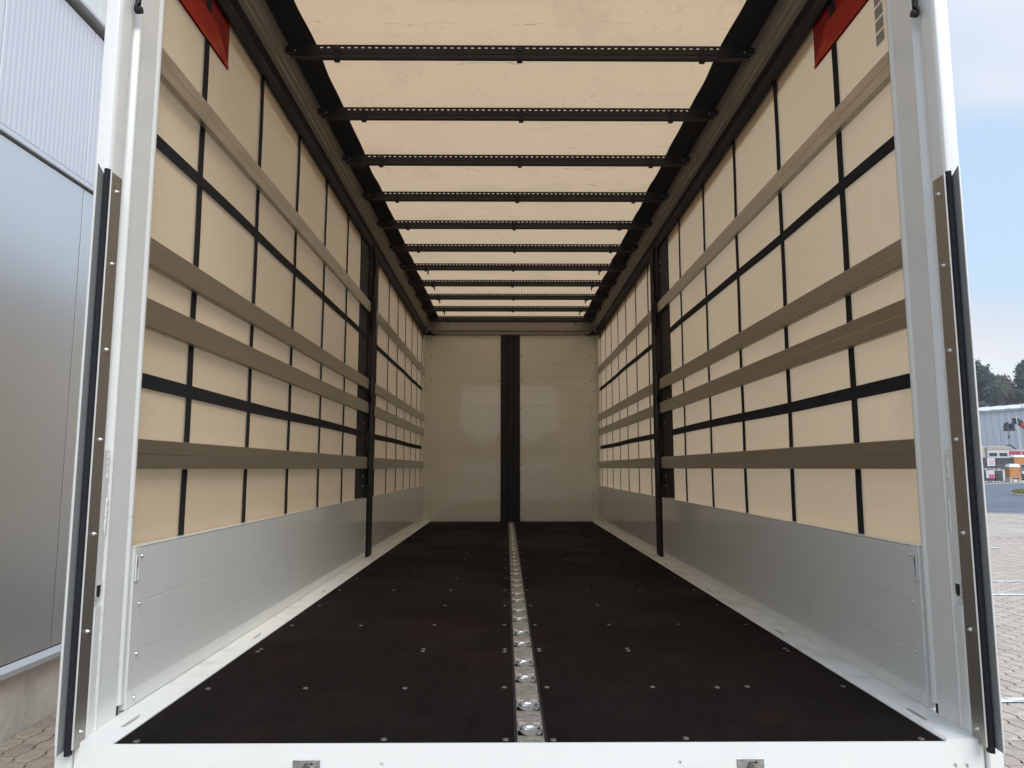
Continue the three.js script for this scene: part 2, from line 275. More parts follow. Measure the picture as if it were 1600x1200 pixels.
  for (const [x, z, t, dy, tilt] of near) { const m = mesh('paver', paver, M.pavers[(t < 0.45 ? 0 : t < 0.8 ? 1 : 2) + (x < 0 ? 3 : 0)], pav); m.position.set(x, dy, z); m.rotation.set(tilt, 0, tilt * 0.7); }  // left-hand blocks take the tones with shade painted in
  const inst = new THREE.InstancedMesh(paver, M.pavers[0], far.length); inst.name = 'more_pavers'; inst.userData.kind = 'stuff'; pav.add(inst); inst.receiveShadow = true;
  const D = new THREE.Object3D(), cc = new THREE.Color();
  far.forEach(([x, z, t, dy, tilt], i) => { D.position.set(x, dy, z); D.rotation.set(tilt, 0, tilt * 0.7); D.updateMatrix(); inst.setMatrixAt(i, D.matrix); const k = (t < 0.45 ? 1 : t < 0.8 ? 1.07 : 0.93) * (x < 0 ? 0.72 : 1); inst.setColorAt(i, cc.setRGB(k, k, k)); });  // left-hand blocks darkened too, imitating shade between trailer and building
  // bay lines painted on the blocks
  const ln = (x0, x1, z, w) => structure('painted_line', new THREE.PlaneGeometry(x1 - x0, w).rotateX(-Math.PI / 2).translate((x0 + x1) / 2, 0.0085, z), M.line);
  ln(3.2, 8.6, -3.52, 0.11); ln(6.4, 13, -8.19, 0.12); ln(6.6, 13.4, -9.40, 0.11); ln(9.6, 11.3, -14.2, 0.11);
}

// ---------------------------------------------------------------- the building on the left
{
  const b = thing('metal_clad_building', 'grey metal panel building with concrete base close beside the trailer', 'building', [-3.42, 0, 0]);
  const zs = []; for (let z = -15.1; z < 9; z += 1.0) zs.push(z + 0.0);
  mesh('wall', box(-12, -0.07, 0, 6.9, -16, 9.5), M.gap, b);
  mesh('concrete_base', [box(-0.068, -0.03, -0.02, 0.47, -16, 9.5, 0.004)], M.concrete, b);
  const low = ready(box(-0.045, 0.0, 0.515, 4.018, 0.005, 0.995, 0.003)), up = ready(box(-0.045, 0.004, 4.09, 5.345, 0.004, 0.996, 0.003)), fas = ready(box(-0.045, 0.012, 5.475, 6.75, 0.003, 0.997, 0.003));
  for (const z of zs) {
    for (const [g, m, n] of [[low, M.panel, 'wall_panel'], [up, M.ribPanel, 'ribbed_panel'], [fas, M.whitePanel, 'white_panel']]) { const q = mesh(n, g, m, b); q.position.z = z - 0.06; }
  }
  mesh('base_flashing', profZ([[-0.05, 0.425], [0.03, 0.43], [0.032, 0.468], [0.0, 0.505], [-0.05, 0.507]], -16, 9.5), M.flashing, b);
  mesh('wall_flashing', profZ([[-0.05, 4.035], [0.022, 4.035], [0.022, 4.045], [0.008, 4.084], [-0.05, 4.086]], -16, 9.5), M.flashing, b);
  mesh('eaves_flashing', [profZ([[-0.05, 5.405], [0.06, 5.405], [0.06, 5.43], [0.02, 5.47], [-0.05, 5.47]], -16, 9.5), box(-0.06, 0.05, 6.76, 6.95, -16, 9.5, 0.004)], M.flashing, b);
}

// ---------------------------------------------------------------- the cargo body
const body = thing('trailer', 'empty curtain-sided trailer body with white frame and dark plywood floor', 'trailer');
const B = (name, geo, mat, parent) => { const m = mesh(name, geo, mat, parent ?? body); if (!parent) m.position.y = F; return m; };
{
  // floor: plywood sheets left and right of the lashing rail
  const js = [0.245, -0.745, -3.80, -5.42, ZB + 0.004];
  const floor = B('floor', box(-1.24, 1.24, -0.09, -0.03, -7.9, 0.2), M.dark);
  for (let i = 0; i < 4; i++) for (const s of [-1, 1]) {
    const g = box(s * 0.046, s * 1.141, -0.03, (i % 2) * 0.0006, js[i + 1] + 0.0012, js[i] - 0.0012, 0.0012);
    const uvShift = g.clone().translate(0, 0, 0);
    B('floor_board', uvShift, M.floor[(i + (s > 0 ? 1 : 0)) % 2], floor);
  }
  const rs = rng(5), sg = ready([cyl(0.0095, 0.003, 14, 0.0085), new THREE.TorusGeometry(0.0048, 0.0008, 4, 10).rotateX(Math.PI / 2).translate(0, 0.0016, 0)]);
  const rows = [0.222, -0.25]; for (let k = 1; k < 16; k++) { const z = -0.25 - 0.49 * k; if (z > ZB + 0.1) rows.push(z); }
  rows.forEach((z, k) => { for (const x of [-1.09, -0.41, -0.073, 0.065, 0.43, 1.087].concat(k === 1 ? [0.658] : [], k % 2 ? [-0.76, 0.76] : [])) {
    for (const dz of (k === 2 ? [0, -0.035] : [0])) { const m = B('screw', sg, M.screw, floor); m.position.set(x + (rs() - 0.5) * 0.012, 0.0008, z + dz + (rs() - 0.5) * 0.012); m.rotation.y = rs() * 6; }
  } });

  // lashing rail with pairs of openings
  const rail = B('lashing_rail', [box(-0.046, 0.046, -0.029, -0.022, ZB + 0.02, 0.242), box(-0.046, -0.039, -0.022, -0.002, ZB + 0.02, 0.242), box(0.039, 0.046, -0.022, -0.002, ZB + 0.02, 0.242)], M.blackSteel);
  const zo = []; for (let k = 0; k < 17; k++) { zo.push(0.134 - 0.5 * k, -0.073 - 0.5 * k); }
  const seg = (c) => { // 0.25 m plate pieces: rectangle with two crescent slots and two tab slots
    const s = shp([[-0.0375, -0.104], [0.0375, -0.104], [0.0375, 0.104], [-0.0375, 0.104]]);
    for (const k of [-1, 1]) {
      const h = new THREE.Path(); h.moveTo(k * 0.0362, -0.010); h.lineTo(k * 0.0362, -0.056); h.quadraticCurveTo(k * 0.020, -0.060, k * 0.007, -0.055); h.quadraticCurveTo(k * 0.025, -0.044, k * 0.030, -0.010); h.closePath(); s.holes.push(h);
      const t = new THREE.Path(); t.moveTo(k * 0.009, 0.056); t.lineTo(k * 0.0355, 0.056); t.lineTo(k * 0.0355, 0.026); t.lineTo(k * 0.012, 0.034); t.closePath(); s.holes.push(t);
    }
    return ext(s, 0.004, 8).rotateX(-Math.PI / 2).translate(0, -0.004, 0);
  };
  const plate = ready(seg());
  const arc = ready([toCreasedNormals(new THREE.TorusGeometry(0.027, 0.0052, 8, 20, Math.PI * 0.76).rotateZ(Math.PI * 0.12).rotateX(-Math.PI / 2).scale(1, 0.9, 1.15).translate(0, 0.0025, 0.024), 1),
    ...[-1, 1].map((k) => box(-0.012, 0.012, -0.002, 0.001, -0.012, 0.012, 0.001).rotateX(0.32).rotateY(k * 0.12).translate(k * 0.022, -0.004, -0.042)),
    ...[-1, 1].map((k) => toCreasedNormals(new THREE.TorusGeometry(0.020, 0.003, 6, 10, Math.PI * 0.4).rotateX(Math.PI / 2).translate(0, -0.002, 0).rotateY(k > 0 ? 0.2 : 1.7).translate(k * 0.011, 0.001, 0.026), 1))]);
  for (const z of zo) if (z > ZB + 0.12) {
    const a = B('rail_plate', plate, M.galv, rail); a.position.z = z;
    const t = B('catch_bracket', arc, M.galvBright, rail); t.position.z = z;
  }
  for (let k = 0; k < 16; k++) { const z1 = -0.159 - 0.5 * k, z0 = -0.452 + 0.104 + 0.0 - 0.5 * k; if (z0 - 0.3 > ZB) B('rail_plate', box(-0.0375, 0.0375, -0.004, 0, -0.1775 - 0.5 * k, -0.2615 - 0.5 * k), M.galv, rail); }

  // rear sill
  const sillShape = shp([[-1.243, -0.34], [1.243, -0.34], [1.243, 0.0075], [1.1415, 0.0075], [1.1395, 0.0005], [-1.1395, 0.0005], [-1.1415, 0.0075], [-1.243, 0.0075]]);
  for (const [x, y, r] of [[-0.409, -0.054, 0.0055], [0.405, -0.051, 0.0055], [1.160, -0.062, 0.007], [1.192, -0.063, 0.007], [-1.232, -0.004, 0.0022], [1.232, -0.004, 0.0022]]) { const h = new THREE.Path(); h.absarc(x, y, r, 0, 2 * Math.PI); sillShape.holes.push(h); }
  const sill = B('rear_sill', [ext(sillShape, 0.006, 12).translate(0, 0, 0.243), box(-1.243, 1.243, -0.33, -0.034, 0.195, 0.2425), box(-1.141, 1.141, -0.0335, -0.012, 0.2, 0.2429), box(-1.29, -1.246, -0.34, -0.004, 0.05, 0.262, 0.004), box(1.246, 1.29, -0.34, -0.004, 0.05, 0.262, 0.004)], M.paint);
  for (const x of [-0.612, 0.599]) {
    const p = B('latch_plate', [box(x - 0.037, x + 0.037, -0.115, -0.040, 0.2495, 0.2525, 0.0012)], M.galv, sill);
    B('latch_bolt', [cyl(0.011, 0.004, 18, 0.0095).rotateX(Math.PI / 2).translate(x, -0.062, 0.2545), cyl(0.006, 0.004, 6).rotateX(Math.PI / 2).translate(x, -0.062, 0.257)], M.screw, p);
    B('arrow_mark', [new THREE.TorusGeometry(0.017, 0.0011, 4, 12, Math.PI * 0.42).rotateZ(Math.PI * 0.28).translate(x + 0.003, -0.066, 0.2528), new THREE.ConeGeometry(0.0035, 0.009, 6).rotateZ(-2.0).translate(x + 0.017, -0.050, 0.2528)], M.dark, p);
  }

  for (const s of [-1, 1]) {
    const X = (u) => s * (1.24 + u);
    const P = (pts) => pts.map(([u, z]) => [X(u), z]);
    // floor edge profile with lashing slots
    const ks = shp([[s * 1.150, -0.2425], [s * 1.2425, -0.2425], [s * 1.2425, 7.86], [s * 1.150, 7.86]]);
    const slots = s < 0 ? [0.08, -0.995, -2.16, -3.32, -4.48, -5.64, -6.8] : [0.043, -1.05, -2.2, -3.35, -4.5, -5.65, -6.8];
    for (const z of slots) ks.holes.push(oblong(s * 1.1745, -z, 0.115, 0.0145));
    const dots = [-0.50, -1.6, -2.75, -3.9, -5.05];
    for (const z of dots) for (const d of [0, 0.03]) { const h = new THREE.Path(); h.absarc(s * (1.172 + d * 0.1), -z + d, 0.0035, 0, 6.283); ks.holes.push(h); }
    const k = B('floor_edge_profile', [ext(ks, 0.012, 8).rotateX(-Math.PI / 2).translate(0, -0.004, 0),
      profZ([[s * 1.1497, 0.008], [s * 1.1497, -0.03], [s * 1.142, -0.03], [s * 1.142, 0.0015]], ZB, 0.243), box(s * 1.2435, s * 1.29, -0.2, -0.001, -7.9, 0.045)], M.kerb);
    B('slot_floor', box(s * 1.152, s * 1.24, -0.03, -0.024, ZB, 0.24), M.rail, k);
    // cut joints across the profile
    B('profile_joint', [-2.9, -6.1].map((z) => box(s * 1.151, s * 1.242, 0.006, 0.0086, z, z - 0.002)), M.screw, k);

    // rear corner post
    const post = B('rear_post', profY(P([[0.0, 0.052], [0.0, 0.156], [-0.003, 0.159], [-0.0048, 0.1635], [-0.003, 0.168], [0.008, 0.172], [0.0125, 0.1755], [0.0125, 0.179], [0.003, 0.204], [0.0, 0.210], [0.0, 0.214], [0.0, 0.256], [0.0015, 0.265], [0.006, 0.272], [0.013, 0.2745], [0.043, 0.2745], [0.048, 0.268], [0.048, 0.056], [0.04, 0.052]]), 0.0085, 2.95, 0.5), M.paint);
    B('corner_tube', [cyl(0.019, 0.56, 20).translate(X(0.018), 0.315, 0.025), cyl(0.019, 2.3, 20).translate(X(0.018), 1.75, 0.025), cyl(0.017, 0.02, 20).translate(X(0.018), 0.598, 0.025)], M.paint, post);
    B('tube_foot', [cyl(0.012, 0.035, 12).translate(X(0.02), 0.02, 0.028)], M.dark, post);
    B('post_stiffener', [profY(P([[0.0005, 0.225], [-0.004, 0.222], [-0.005, 0.200], [-0.003, 0.183], [0.004, 0.176], [0.012, 0.19]]), 0.42, 0.80, 0.4), profY(P([[0.0, 0.21], [-0.004, 0.205], [-0.004, 0.180], [0.003, 0.172], [0.012, 0.19]]), 0.0085, 0.355, 0.4)], M.paint, post);
    // weld beads along the stiffener
    const wr = rng(60 + s), wb = [];
    for (let y = 0.50; y < 0.79; y += 0.008) { const big = y > 0.56 && y < 0.66 || y > 0.72; if (wr() < 0.2 && !big) continue; const r = big ? 0.0055 + 0.003 * wr() : 0.0028 + 0.0015 * wr(); wb.push(new THREE.SphereGeometry(r, 7, 5).scale(0.6, 1.5, 1).translate(X(-0.002), y, 0.182 + 0.004 * (wr() - 0.5) + (y > 0.7 ? 0.008 : 0))); }
    for (const [a, b2] of [[0.03, 0.13], [0.17, 0.26], [0.29, 0.36]]) for (let y = a; y < b2; y += 0.005) wb.push(new THREE.SphereGeometry(0.0022 + 0.001 * wr(), 6, 4).scale(0.6, 1.4, 1).translate(X(-0.002), y, 0.1735));
    B('weld_bead', wb, M.paint, post);
    // keyhole opening near the foot of the post: collar and dark recess
    const kh = new THREE.Shape(); kh.moveTo(-0.016, 0.030); kh.lineTo(0.016, 0.030); kh.lineTo(0.016, -0.006); kh.absarc(0, -0.006, 0.016, 0, -Math.PI, true); kh.closePath();
    const hole = new THREE.Path(); hole.moveTo(-0.0115, 0.018); hole.lineTo(0.0115, 0.018); hole.lineTo(0.0115, -0.006); hole.absarc(0, -0.006, 0.0115, 0, -Math.PI, true); hole.closePath();
    const inner = new THREE.Shape(hole.getPoints(8)); kh.holes.push(hole);
    const turn = (g) => g.rotateY(Math.PI / 2 * (s < 0 ? 1 : -1));
    B('keyhole_frame', turn(ext(kh, 0.009, 8)).translate(X(0.0045), 0.398, 0.196), M.paint, post);
    B('keyhole', turn(ext(inner, 0.004, 8)).translate(X(0.0005), 0.398, 0.196), M.gap, post);
    // rubbing strip: stainless holder, rubber buffer, outer flange
    const y0 = -0.002, y1 = 1.615;
    const buf = B('door_buffer', [profY(P([[-0.0105, 0.226], [-0.0105, 0.282], [-0.008, 0.282], [-0.008, 0.226]]), y0, y1), profY(P([[-0.0079, 0.230], [-0.0079, 0.268], [-0.0004, 0.268], [-0.0004, 0.230]]), y0 + 0.01, y1 - 0.002)], M.stainless);
    B('holder_edge', box(X(-0.0122), X(-0.0078), y0 + 0.001, y1 + 0.004, 0.2822, 0.2855, 0.001), M.aluEdge, buf);
    B('rubber', [profY(P([[-0.0074, 0.276], [-0.0074, 0.286], [-0.0055, 0.2915], [-0.001, 0.2945], [0.004, 0.2945], [0.0075, 0.291], [0.0092, 0.285], [0.0092, 0.2758]]), y0 - 0.012, y1 + 0.006, 0.6)], M.rubber, buf);
    const fl = (() => { const g = box(X(0.0097), X(0.0130), 0, 1, 0.276, 0.318); const p = g.attributes.position; for (let i = 0; i < p.count; i++) { const t = (p.getZ(i) - 0.276) / 0.042; p.setY(i, p.getY(i) > 0.5 ? y1 - 0.015 + 0.026 * t : y0 + 0.002 - 0.004 * t); } g.computeVertexNormals(); return g; })();
    B('flange', fl, M.flange, buf);
    B('flange_edge', box(X(0.0090), X(0.0136), y0 - 0.002, y1 + 0.010, 0.3182, 0.3222, 0.001), M.aluEdge, buf);
    for (const y of [0.035, 0.30, 0.565, 0.83, 1.09, 1.345, 1.565]) B('bolt', [rivetX(X(-0.0105), y, 0.251, 0.0065, s), cyl(0.0032, 0.005, 6).rotateZ(Math.PI / 2).translate(X(-0.0175), y, 0.251)], M.bolt, buf);

    // drop side boards: three hollow planks each
    const ys = [0.0095, 0.172, 0.3255, 0.4985];
    for (const [za, zb] of [[0.0, -3.735], [-3.992, ZB + 0.002]]) {
      const bd = B('side_board', box(X(0.003), X(0.024), 0.009, 0.492, za - 0.002, zb + 0.002), M.board);
      for (let i = 0; i < 3; i++) B('plank', box(X(0), X(0.025), ys[i] + 0.0007, ys[i + 1] - 0.0007, za - (za === 0 ? 0.038 : 0.02), zb + 0.02, 0.0011), M.board, bd);
      for (const [a, b2] of [[za, za - (za === 0 ? 0.037 : 0.019)], [zb, zb + 0.019]]) B('end_trim', box(X(-0.0012), X(0.026), 0.0095, 0.4985, a, b2, 0.0015), M.board, bd);
      B('top_edge', box(X(-0.0012), X(0.026), 0.499, 0.504, za, zb, 0.0012), M.board, bd);
      const rv = ready(rivetX(0, 0, 0, 0.0052, s));
      const zr = za === 0 ? [-0.044, zb + 0.026] : [za - 0.026, zb + 0.06];
      for (const z of zr) for (const y of [0.035, 0.168, 0.322, 0.470]) { const m = B('rivet', rv, M.bolt, bd); m.position.set(X(-0.0012), y, z); }
      if (za === 0) {
        const fr = new THREE.Shape(); fr.moveTo(-0.010, -0.040); fr.lineTo(0.010, -0.040); fr.lineTo(0.010, 0.040); fr.lineTo(-0.010, 0.040); fr.closePath();
        fr.holes.push(oblong(0, 0, 0.068, 0.011));
        B('latch_frame', turn(ext(fr, 0.004, 8)).translate(X(-0.003), 0.435, -0.014), M.board, bd);
        B('latch_recess', turn(ext(shp([[-0.0058, -0.034], [0.0058, -0.034], [0.0058, 0.034], [-0.0058, 0.034]]), 0.002)).translate(X(-0.0016), 0.435, -0.014), M.flange, bd);
        B('latch_pin', box(X(-0.0062), X(-0.002), 0.437, 0.462, -0.018, -0.0105, 0.001), M.screw, bd);
      }
    }
    // sliding middle pillar
    const pil = B('middle_pillar', [profY(P([[-0.012, -3.80], [-0.012, -3.945], [-0.006, -3.955], [0.03, -3.985], [0.045, -3.985], [0.045, -3.745], [0.012, -3.745], [0.004, -3.775]].map(([u, z]) => [u, z])), 0.009, 2.70, 0.3), box(X(-0.010), X(-0.016), 0.02, 2.66, -3.905, -3.945, 0.002)], M.blackSteel);
    B('pillar_wing', [box(X(0.0265), X(0.034), 0.506, 2.66, -3.43, -3.744, 0.002)], M.blackSteel, pil);
    const pr = rng(90 + s);
    for (const [yb, yt] of [[0.735, 0.86], [1.19, 1.32], [1.40, 1.52], [2.06, 2.19]]) B('lath_pocket', box(X(-0.016), X(-0.004), yb - 0.08 - 0.06 * pr(), yt + 0.02 + 0.04 * pr(), -3.765, -3.80, 0.002), M.blackRail, pil);
    for (const y of [0.60, 0.68, 1.12, 2.45, 2.52]) B('bolt', rivetX(X(0.026), y, -3.70, 0.008, s), M.bolt, pil);
    B('pillar_strap', new THREE.TubeGeometry(new THREE.CatmullRomCurve3([[X(-0.006), 2.69, -3.79], [X(-0.02), 2.5, -3.80], [X(-0.012), 2.3, -3.785], [X(-0.022), 2.1, -3.80], [X(-0.014), 1.9, -3.79]].map((p) => new THREE.Vector3(...p))), 24, 0.007, 6), M.webbing, pil);

    // longitudinal roof rail
    const rl = B('roof_rail', profZ([[s * 1.262, 2.86], [s * 1.165, 2.86], [s * 1.165, 2.792], [s * 1.178, 2.786], [s * 1.181, 2.772], [s * 1.196, 2.765], [s * 1.199, 2.748], [s * 1.2155, 2.741], [s * 1.2155, 2.735], [s * 1.262, 2.735]], ZB + 0.01, -0.0, 0.2), M.rail);
    B('rail_groove', [box(s * 1.2155, s * 1.224, 2.718, 2.7349, ZB + 0.01, 0)], M.dark, rl);
    B('lower_track', profZ([[s * 1.262, 2.7345], [s * 1.2242, 2.7345], [s * 1.2242, 2.712], [s * 1.236, 2.705], [s * 1.238, 2.692], [s * 1.262, 2.692]], ZB + 0.01, 0, 0.2), M.blackRail, rl);
    B('track_seal', profZ([[s * 1.262, 2.6918], [s * 1.238, 2.6918], [s * 1.243, 2.668], [s * 1.250, 2.655], [s * 1.262, 2.655]], ZB + 0.01, 0, 0.2), M.blackSteel, rl);
    B('outer_cover', [box(s * 1.2622, s * 1.284, 2.70, 2.90, -7.9, 0.2, 0.003), box(s * 1.283, s * 1.289, 2.60, 2.90, -7.9, 0.2, 0.002)], M.rail, rl);
    // support leg and side member below the floor
    B('support_leg', [-1.7, -6.2].flatMap((z) => [box(s * 1.02, s * 1.12, -1.05, -0.09, z - 0.05, z + 0.05, 0.006), box(s * 0.97, s * 1.17, -1.066, -1.05, z - 0.1, z + 0.1)]), M.blackSteel);
    B('chassis_beam', box(s * 0.36, s * 0.44, -0.32, -0.09, -7.8, 0.1), M.blackSteel);
  }
  for (const s of [-1, 1]) {
    B('added_side_skirt', [box(s * 1.20, s * 1.225, -0.42, -0.10, -7.7, -0.5, 0.004), box(s * 1.20, s * 1.225, -0.80, -0.45, -4.2, -2.6, 0.004), box(s * 1.20, s * 1.225, -0.80, -0.45, -7.7, -6.6, 0.004)], M.flange);  // unseen skirts, added to block bright light coming under the floor
    for (const z of [-1.3, -2.1, -5.6]) { const w = B('wheel', [toCreasedNormals(new THREE.CylinderGeometry(0.40, 0.40, 0.30, 36), 0.5).rotateZ(Math.PI / 2).translate(s * 1.0, -0.66, z)], M.rubber); B('added_wheel_rim', cyl(0.25, 0.32, 24).rotateZ(Math.PI / 2).translate(s * 1.0, -0.66, z), M.galv, w); }  // unseen wheels, added with the skirts to block that light
  }
  B('rear_header', box(-1.288, 1.288, 2.951, 3.08, 0.0, 0.272, 0.006), M.paint);

  // front bulkhead: two fields of horizontal planks either side of a black centre post
  const bk = B('bulkhead', box(-1.288, 1.288, -0.03, 2.95, -7.93, ZB - 0.0165), M.bulk2);
  const yj = []; for (let k = 0; k <= 13; k++) yj.push(0.006 + k * 0.2038);
  for (const [xa, xb] of [[-1.274, -0.151], [0.127, 1.274]]) for (let k = 0; k < 13; k++) {
    const g = box(xa, xb, yj[k] + 0.0006, yj[k + 1] - 0.0006, ZB - 0.016, ZB + ((k * 7) % 3) * 0.0002, 0.0010); const p = B('wall_plank', g, M.bulk, bk);
  }
  B('centre_post', [box(-0.15, 0.126, 0.004, 2.655, ZB - 0.016, ZB + 0.002, 0.002), ...[[-0.146, -0.058], [-0.052, 0.030], [0.036, 0.122]].map(([a, b]) => box(a, b, 0.006, 2.65, ZB + 0.002, ZB + 0.016, 0.005))], M.blackSteel, bk);
  const rz = ready([rivetZ(0, 0, 0, 0.010, 0.006)]);
  for (const x of [-1.155, 1.15]) for (const y of [2.598, 2.35, 1.993, 1.6, 1.195, 0.797, 0.393]) { const m = B('rivet', rz, M.screw, bk); m.position.set(x, y, ZB + 0.001); }
  for (const x of [-0.176, 0.152]) for (const y of [2.35, 1.993, 1.6, 1.19, 0.797, 0.393, 0.05]) { const m = B('rivet', rz, M.screw, bk); m.position.set(x, y, ZB + 0.001); }
  B('header_beam', [profX(shp([[7.86, 2.66], [7.815, 2.662], [7.81, 2.70], [7.79, 2.715], [7.785, 2.84], [7.86, 2.84]]), -1.24, 1.24), ...Array.from({ length: 13 }, (_, i) => rivetZ(-1.02 + i * 0.17, 2.672, ZB + 0.05, 0.006))], M.rail, bk);
  B('roof_seam', box(-1.22, 1.22, 2.841, 2.87, -7.87, -7.76), M.roofBand, bk);
  for (const s of [-1, 1]) {
    B('corner_post', [box(s * 1.241, s * 1.276, 0.009, 2.655, ZB + 0.001, ZB + 0.055, 0.006)], M.bulk, bk);
    B('cable_pulley', [cyl(0.03, 0.025, 14).rotateX(Math.PI / 2).translate(s * 1.17, 2.67, ZB + 0.09), box(s * 1.12, s * 1.235, 2.645, 2.672, ZB + 0.07, ZB + 0.10, 0.003), cyl(0.008, 0.09, 8).rotateZ(1.2 * s).translate(s * 1.10, 2.645, ZB + 0.09)], M.blackSteel, bk);
  }
}

// ---------------------------------------------------------------- hooks hanging at the head of the posts
for (const s of [-1, 1]) {
  const x = s * 1.226, t = thing('cable_hook', s < 0 ? 'small dark cable end with eye hanging at the top of the left rear post' : 'small dark cable end with eye hanging at the top of the right rear post', 'hook', [x, F + 2.165, 0.206]);
  mesh('cable', new THREE.TubeGeometry(new THREE.CatmullRomCurve3([[0, 0.045, 0], [0.003 * s, 0.12, 0.006], [0, 0.3, 0.0], [0.001, 0.86, 0]].map((p) => new THREE.Vector3(...p))), 20, 0.0045, 8), M.blackSteel, t);
  mesh('eye', [new THREE.TorusGeometry(0.013, 0.005, 8, 16).rotateY(Math.PI / 2).translate(0, 0.018, 0.002), cyl(0.009, 0.028, 12).translate(0, 0.046, 0.002), cyl(0.011, 0.02, 12).rotateZ(Math.PI / 2).translate(-s * 0.004, 0.010, 0.004)], M.blackRail, t);
}

// ---------------------------------------------------------------- side curtains
const strapZ = { '-1': [-0.39, -1.02, -1.65, -2.29, -2.95, -3.575, -4.22, -4.87, -5.49, -6.08, -6.66, -7.19, -7.71], '1': [-0.42, -1.05, -1.70, -2.36, -3.03, -3.66, -4.29, -4.93, -5.53, -6.11, -6.67, -7.19, -7.69] };
for (const s of [-1, 1]) {
  const t = thing('side_curtain', s < 0 ? 'beige tarpaulin curtain with black webbing grid along the left side' : 'beige tarpaulin curtain with black webbing grid along the right side', 'truck curtain', [s * 1.276, F, 0]);
  const r = rng(s + 20);
  const bulge = (y, z) => 0.0022 * Math.sin(z * 4.9 + s) * Math.sin(y * 1.1) + 0.0016 * Math.sin(z * 2.1 + y * 1.7);
  const g = new THREE.PlaneGeometry(7.88, 2.70, 160, 40).rotateY(Math.PI / 2).translate(0, 1.36, -3.93);
  const p = g.attributes.position; for (let i = 0; i < p.count; i++) p.setX(i, bulge(p.getY(i), p.getZ(i))); g.computeVertexNormals();
  mesh('tarpaulin', g, M.curtain, t);
  const wv = (z, w) => { const h = new THREE.PlaneGeometry(w, 2.24, 2, 40).rotateY(Math.PI / 2).translate(0, 1.58, z); const q = h.attributes.position; for (let i = 0; i < q.count; i++) q.setX(i, bulge(q.getY(i), q.getZ(i)) - s * 0.006 + 0.001 * Math.sin(q.getY(i) * 9 + z)); h.computeVertexNormals(); return h; };
  for (const z of strapZ[s]) mesh('upright_strap', wv(z, 0.047), M.webbing, t);
  for (const y of [1.862, 1.034]) { const h = new THREE.PlaneGeometry(7.8, 0.05, 160, 1).rotateY(Math.PI / 2).translate(0, y, -3.93); const q = h.attributes.position; for (let i = 0; i < q.count; i++) { q.setX(i, bulge(q.getY(i), q.getZ(i)) - s * 0.0085); q.setY(i, q.getY(i) + 0.003 * Math.sin(q.getZ(i) * 2.3 + y)); } h.computeVertexNormals(); mesh('belt_strap', h, M.webbing, t); }
  for (const z of strapZ[s]) mesh('strap_roller', [box(-s * 0.014, -s * 0.032, 2.655, 2.70, z - 0.02, z + 0.02, 0.003)], M.blackSteel, t);
  // red print at the rear top corner: a dark hem field and a brighter field
  const rx = -s * 0.0035, q4 = (pts, rx = -s * 0.0035) => { const a = ext(new THREE.Shape(pts.map(([z, y]) => new THREE.Vector2(-z, y))), 0.0006).rotateY(Math.PI / 2).translate(rx - 0.0003, 0, 0); return a; };
  const bot = s < 0 ? 2.452 : 2.468, e = -0.605;
  mesh('red_print', q4([[-0.02, bot], [e, bot], [e, 2.70], [-0.02, 2.70]]), M.redDark, t);
  mesh('red_print', q4([[-0.02, bot + 0.001], [e + 0.004, bot + 0.001], [e + 0.14, bot + 0.12], [-0.02, bot + 0.12]], -s * 0.0125), M.redLight, t).userData.label = 'brighter red band along the print';
  if (s > 0) for (let k = 0; k < 6; k++) mesh('grey_print_square', box(rx - 0.001, rx - 0.0016, 2.262 + k * 0.0505, 2.302 + k * 0.0505, -0.055, -0.108), M.greyPrint, t);
}

// ---------------------------------------------------------------- aluminium slats: four a side, before and behind the pillar
{
  const hs = [[0.745, 0.842], [1.208, 1.303], [1.413, 1.506], [2.078, 2.172]];
  const rank = ['lowest', 'second from bottom', 'second from top', 'topmost'];
  for (const s of [-1, 1]) for (const nearHalf of [true, false]) for (let k = 0; k < 4; k++) {
    const [a, b] = hs[k], za = nearHalf ? 0.016 : -3.99, zb = nearHalf ? -3.755 : ZB + 0.055;
    const t = thing('cargo_lath', `${rank[k]} aluminium lath on the ${side(s)} side, ${nearHalf ? 'nearer than' : 'beyond'} the black pillar`, 'lath', [s * 1.252, F + a, (za + zb) / 2], 'aluminium laths along both sides');
    const L = (za - zb) / 2, h = b - a, c = 0.002;
    const pr = [[-0.012 , c], [-0.012, h * 0.5 - 0.002], [-0.0114, h * 0.5], [-0.012, h * 0.5 + 0.002], [-0.012, h - c], [-0.010, h], [0.012, h], [0.012, 0], [0.006, 0], [0.006, 0.0015], [0.003, 0.0015], [0.003, 0], [-0.002, 0], [-0.002, 0.0015], [-0.005, 0.0015], [-0.005, 0], [-0.010, 0]].map(([u, y]) => [s * u, y]);
    mesh('lath_profile', profZ(pr, -L, L), M.alu, t);
    mesh('end_cap', [box(s * 0.011, -s * 0.011, 0.002, h - 0.002, -L - 0.003, -L + 0.0005), box(s * 0.011, -s * 0.011, 0.002, h - 0.002, L - 0.0005, L + 0.003)], M.blackRail, t);
  }
}

